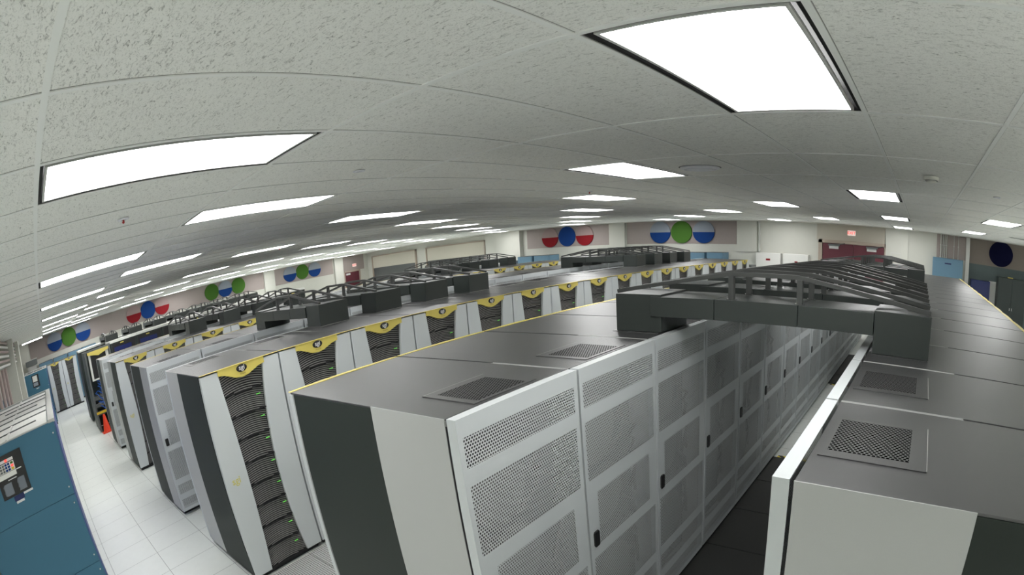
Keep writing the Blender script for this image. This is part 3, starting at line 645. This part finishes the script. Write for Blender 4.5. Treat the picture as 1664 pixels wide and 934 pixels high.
MB().box(-.30, -.17, .05, .30, .17, 1.78).build('body', 'navy', t, bevel=.006); MB().box(-.28, -.15, 0, .28, .15, .05).build('plinth', 'black', t); d = MB().box(-.28, -.184, .09, .28, -.17, 1.74).build('door', 'navy', t, bevel=.003); MB().box(-.05, -.2, 1.3, .02, -.184, 1.315).build('handle', 'steel', d)
d5 = struct(MB().box(XL-.01, 16.95, 0, XL+.04, 17.9, 2.13).build('door_5', 'maroon', bevel=.003)); MB().box(XL+.04, 17.02, 1.98, XL+.05, 17.3, 2.08).build('door_sign', 'logo', d5)
struct(MB().box(XL-.01, 16.85, 0, XL+.05, 16.95, 2.22).box(XL-.01, 17.9, 0, XL+.05, 18.0, 2.22).box(XL-.01, 16.85, 2.13, XL+.05, 18.0, 2.22).build('trim_31', 'tan'))

# ------------------------------------------------------------------ far left: pipe bank between columns
struct(MB().box(-16.55, YF, 0, -16.25, -.93, HC).build('trim_32', 'wall', bevel=.01)); struct(MB().box(-25.0, YF, 0, -21.0, -1.22, HC).build('trim_33', 'wall'))
struct(MB().box(-20.9, YF, 0, -20.2, -.95, HC).build('trim_34', 'wall', bevel=.01))
for q, z in enumerate((2.96, 2.86, 2.76, 2.66, 2.56, 2.46)):
    t = thing('wall_pipe', 'horizontal pipe between the columns at the far left, %s from the ceiling' % ORD[q], 'pipe', (-14.5, -1.10, z), 0, 'pipes at the far left')
    MB().tube([(-5.6, 0, 0), (5.0, 0, 0)], .028, 10).build('pipe', 'white' if q % 2 else 'pink', t, smooth=True)
    for bx in (-3.0, 1.5): MB().box(bx, -.34, -.035, bx+.04, .0, -.03).build('bracket', 'steel', t)
for q, x in enumerate((-12.4, -13.5, -14.6, -15.6, -17.6)):
    t = thing('wall_pipe', 'vertical pink pipe at the far left edge, %s from the camera' % ORD[q], 'pipe', (x, -1.22, 0), 0, 'pipes at the far left')
    MB().tube([(0, 0, 0), (0, 0, 2.4)], .045, 10).build('pipe', 'pink', t, smooth=True); MB().lathe([(.06, 0), (.06, .02)], (0, 0, 0), 12).build('flange', 'pink', t)
t = thing('wall_cabinet', 'blue cabinet low behind the pink pipes at the far left', 'cabinet', (-14.2, -1.35, 0)); MB().box(-1.2, -.09, .05, 1.2, .06, 1.75).build('body', 'blue', t, bevel=.005); MB().box(-1.1, .06, .2, 1.1, .07, 1.7).build('door', 'pblue', t, bevel=.003)
t = thing('junction_box', 'grey metal box high beside the corner pillar above the distant blue unit', 'box', (-26.1, -.72, 0)); MB().box(-.3, -.28, 2.06, .3, .28, 2.27).build('body', 'dgrey', t, bevel=.01); MB().box(-.25, -.22, 0, .25, .22, 2.06).build('stand', 'pipe', t); MB().box(-.31, -.29, 2.27, .31, .29, 2.30).build('lid', 'pipe', t)

# ------------------------------------------------------------------ ceiling fittings
t = thing('ceiling_diffuser', 'round pale air diffuser on the ceiling right of the middle light', 'air vent', (-1.75, 4.30, HC))
MB().lathe([(.16, -.002), (.165, -.012), (.13, -.022), (.125, -.008)], (0, 0, 0), 32).build('outer_ring', 'alu', t, smooth=True); MB().lathe([(.10, -.006), (.105, -.024), (.07, -.030)], (0, 0, 0), 28).build('inner_cone', 'alu', t, smooth=True); MB().lathe([(.172, -.0015), (.172, -.003)], (0, 0, 0), 32).build('painted_shadow_ring', 'dgrey', t)  # last ring is dark colour for the shade line round the diffuser
t = thing('smoke_detector', 'cream smoke detector on the ceiling at the right', 'smoke detector', (.07, 4.47, HC))
MB().lathe([(.055, -.003), (.06, -.008), (.06, -.032), (.054, -.035)], (0, 0, 0), 24).build('housing', 'detector', t, smooth=True); MB().lathe([(.040, -.037), (.042, -.052), (.018, -.056)], (0, 0, 0), 20).build('sensor_cap', 'detector', t, smooth=True); MB().lathe([(.050, -.0355), (.050, -.0375)], (0, 0, 0), 20).build('sensing_gap', 'dgrey', t)
t = thing('ceiling_vent', 'dark slotted vent in the ceiling at the far right edge', 'air vent', (2.35, 13.3, HC))
MB().box(-.28, -.10, -.008, .28, .10, -.002).build('vent_frame', 'frame', t, bevel=.002)
for q in range(3): MB().box(-.25, -.07+q*.05, -.011, .25, -.04+q*.05, -.008).build('slot', 'black', t)
for (x, y), l, red in (((-2.97, 2.0), 'concealed sprinkler ring right of the long left ceiling light', 0), ((-3.58, .61), 'red sprinkler below the long left ceiling light', 1), ((-3.67, 5.62), 'red sprinkler tip above the middle row of lights', 1), ((.71, 5.37), 'small sprinkler ring at the right edge of the ceiling', 0), ((-9.95, 4.75), 'sprinkler hanging across a light in the left middle distance', 2)):
    t = thing('sprinkler', l, 'sprinkler', (x, y, HC))
    MB().lathe([(.040, -.004), (.036, -.010), (.022, -.011), (.020, -.004)], (0, 0, 0), 24).build('rosette', 'alu', t, smooth=True)
    if red: MB().lathe([(.006, -.010), (.006, -.02), (.011, -.022), (.003, -.032)], (0, 0, 0), 12).build('sprinkler_head', 'sprink', t, smooth=True)
bpy.context.view_layer.update()
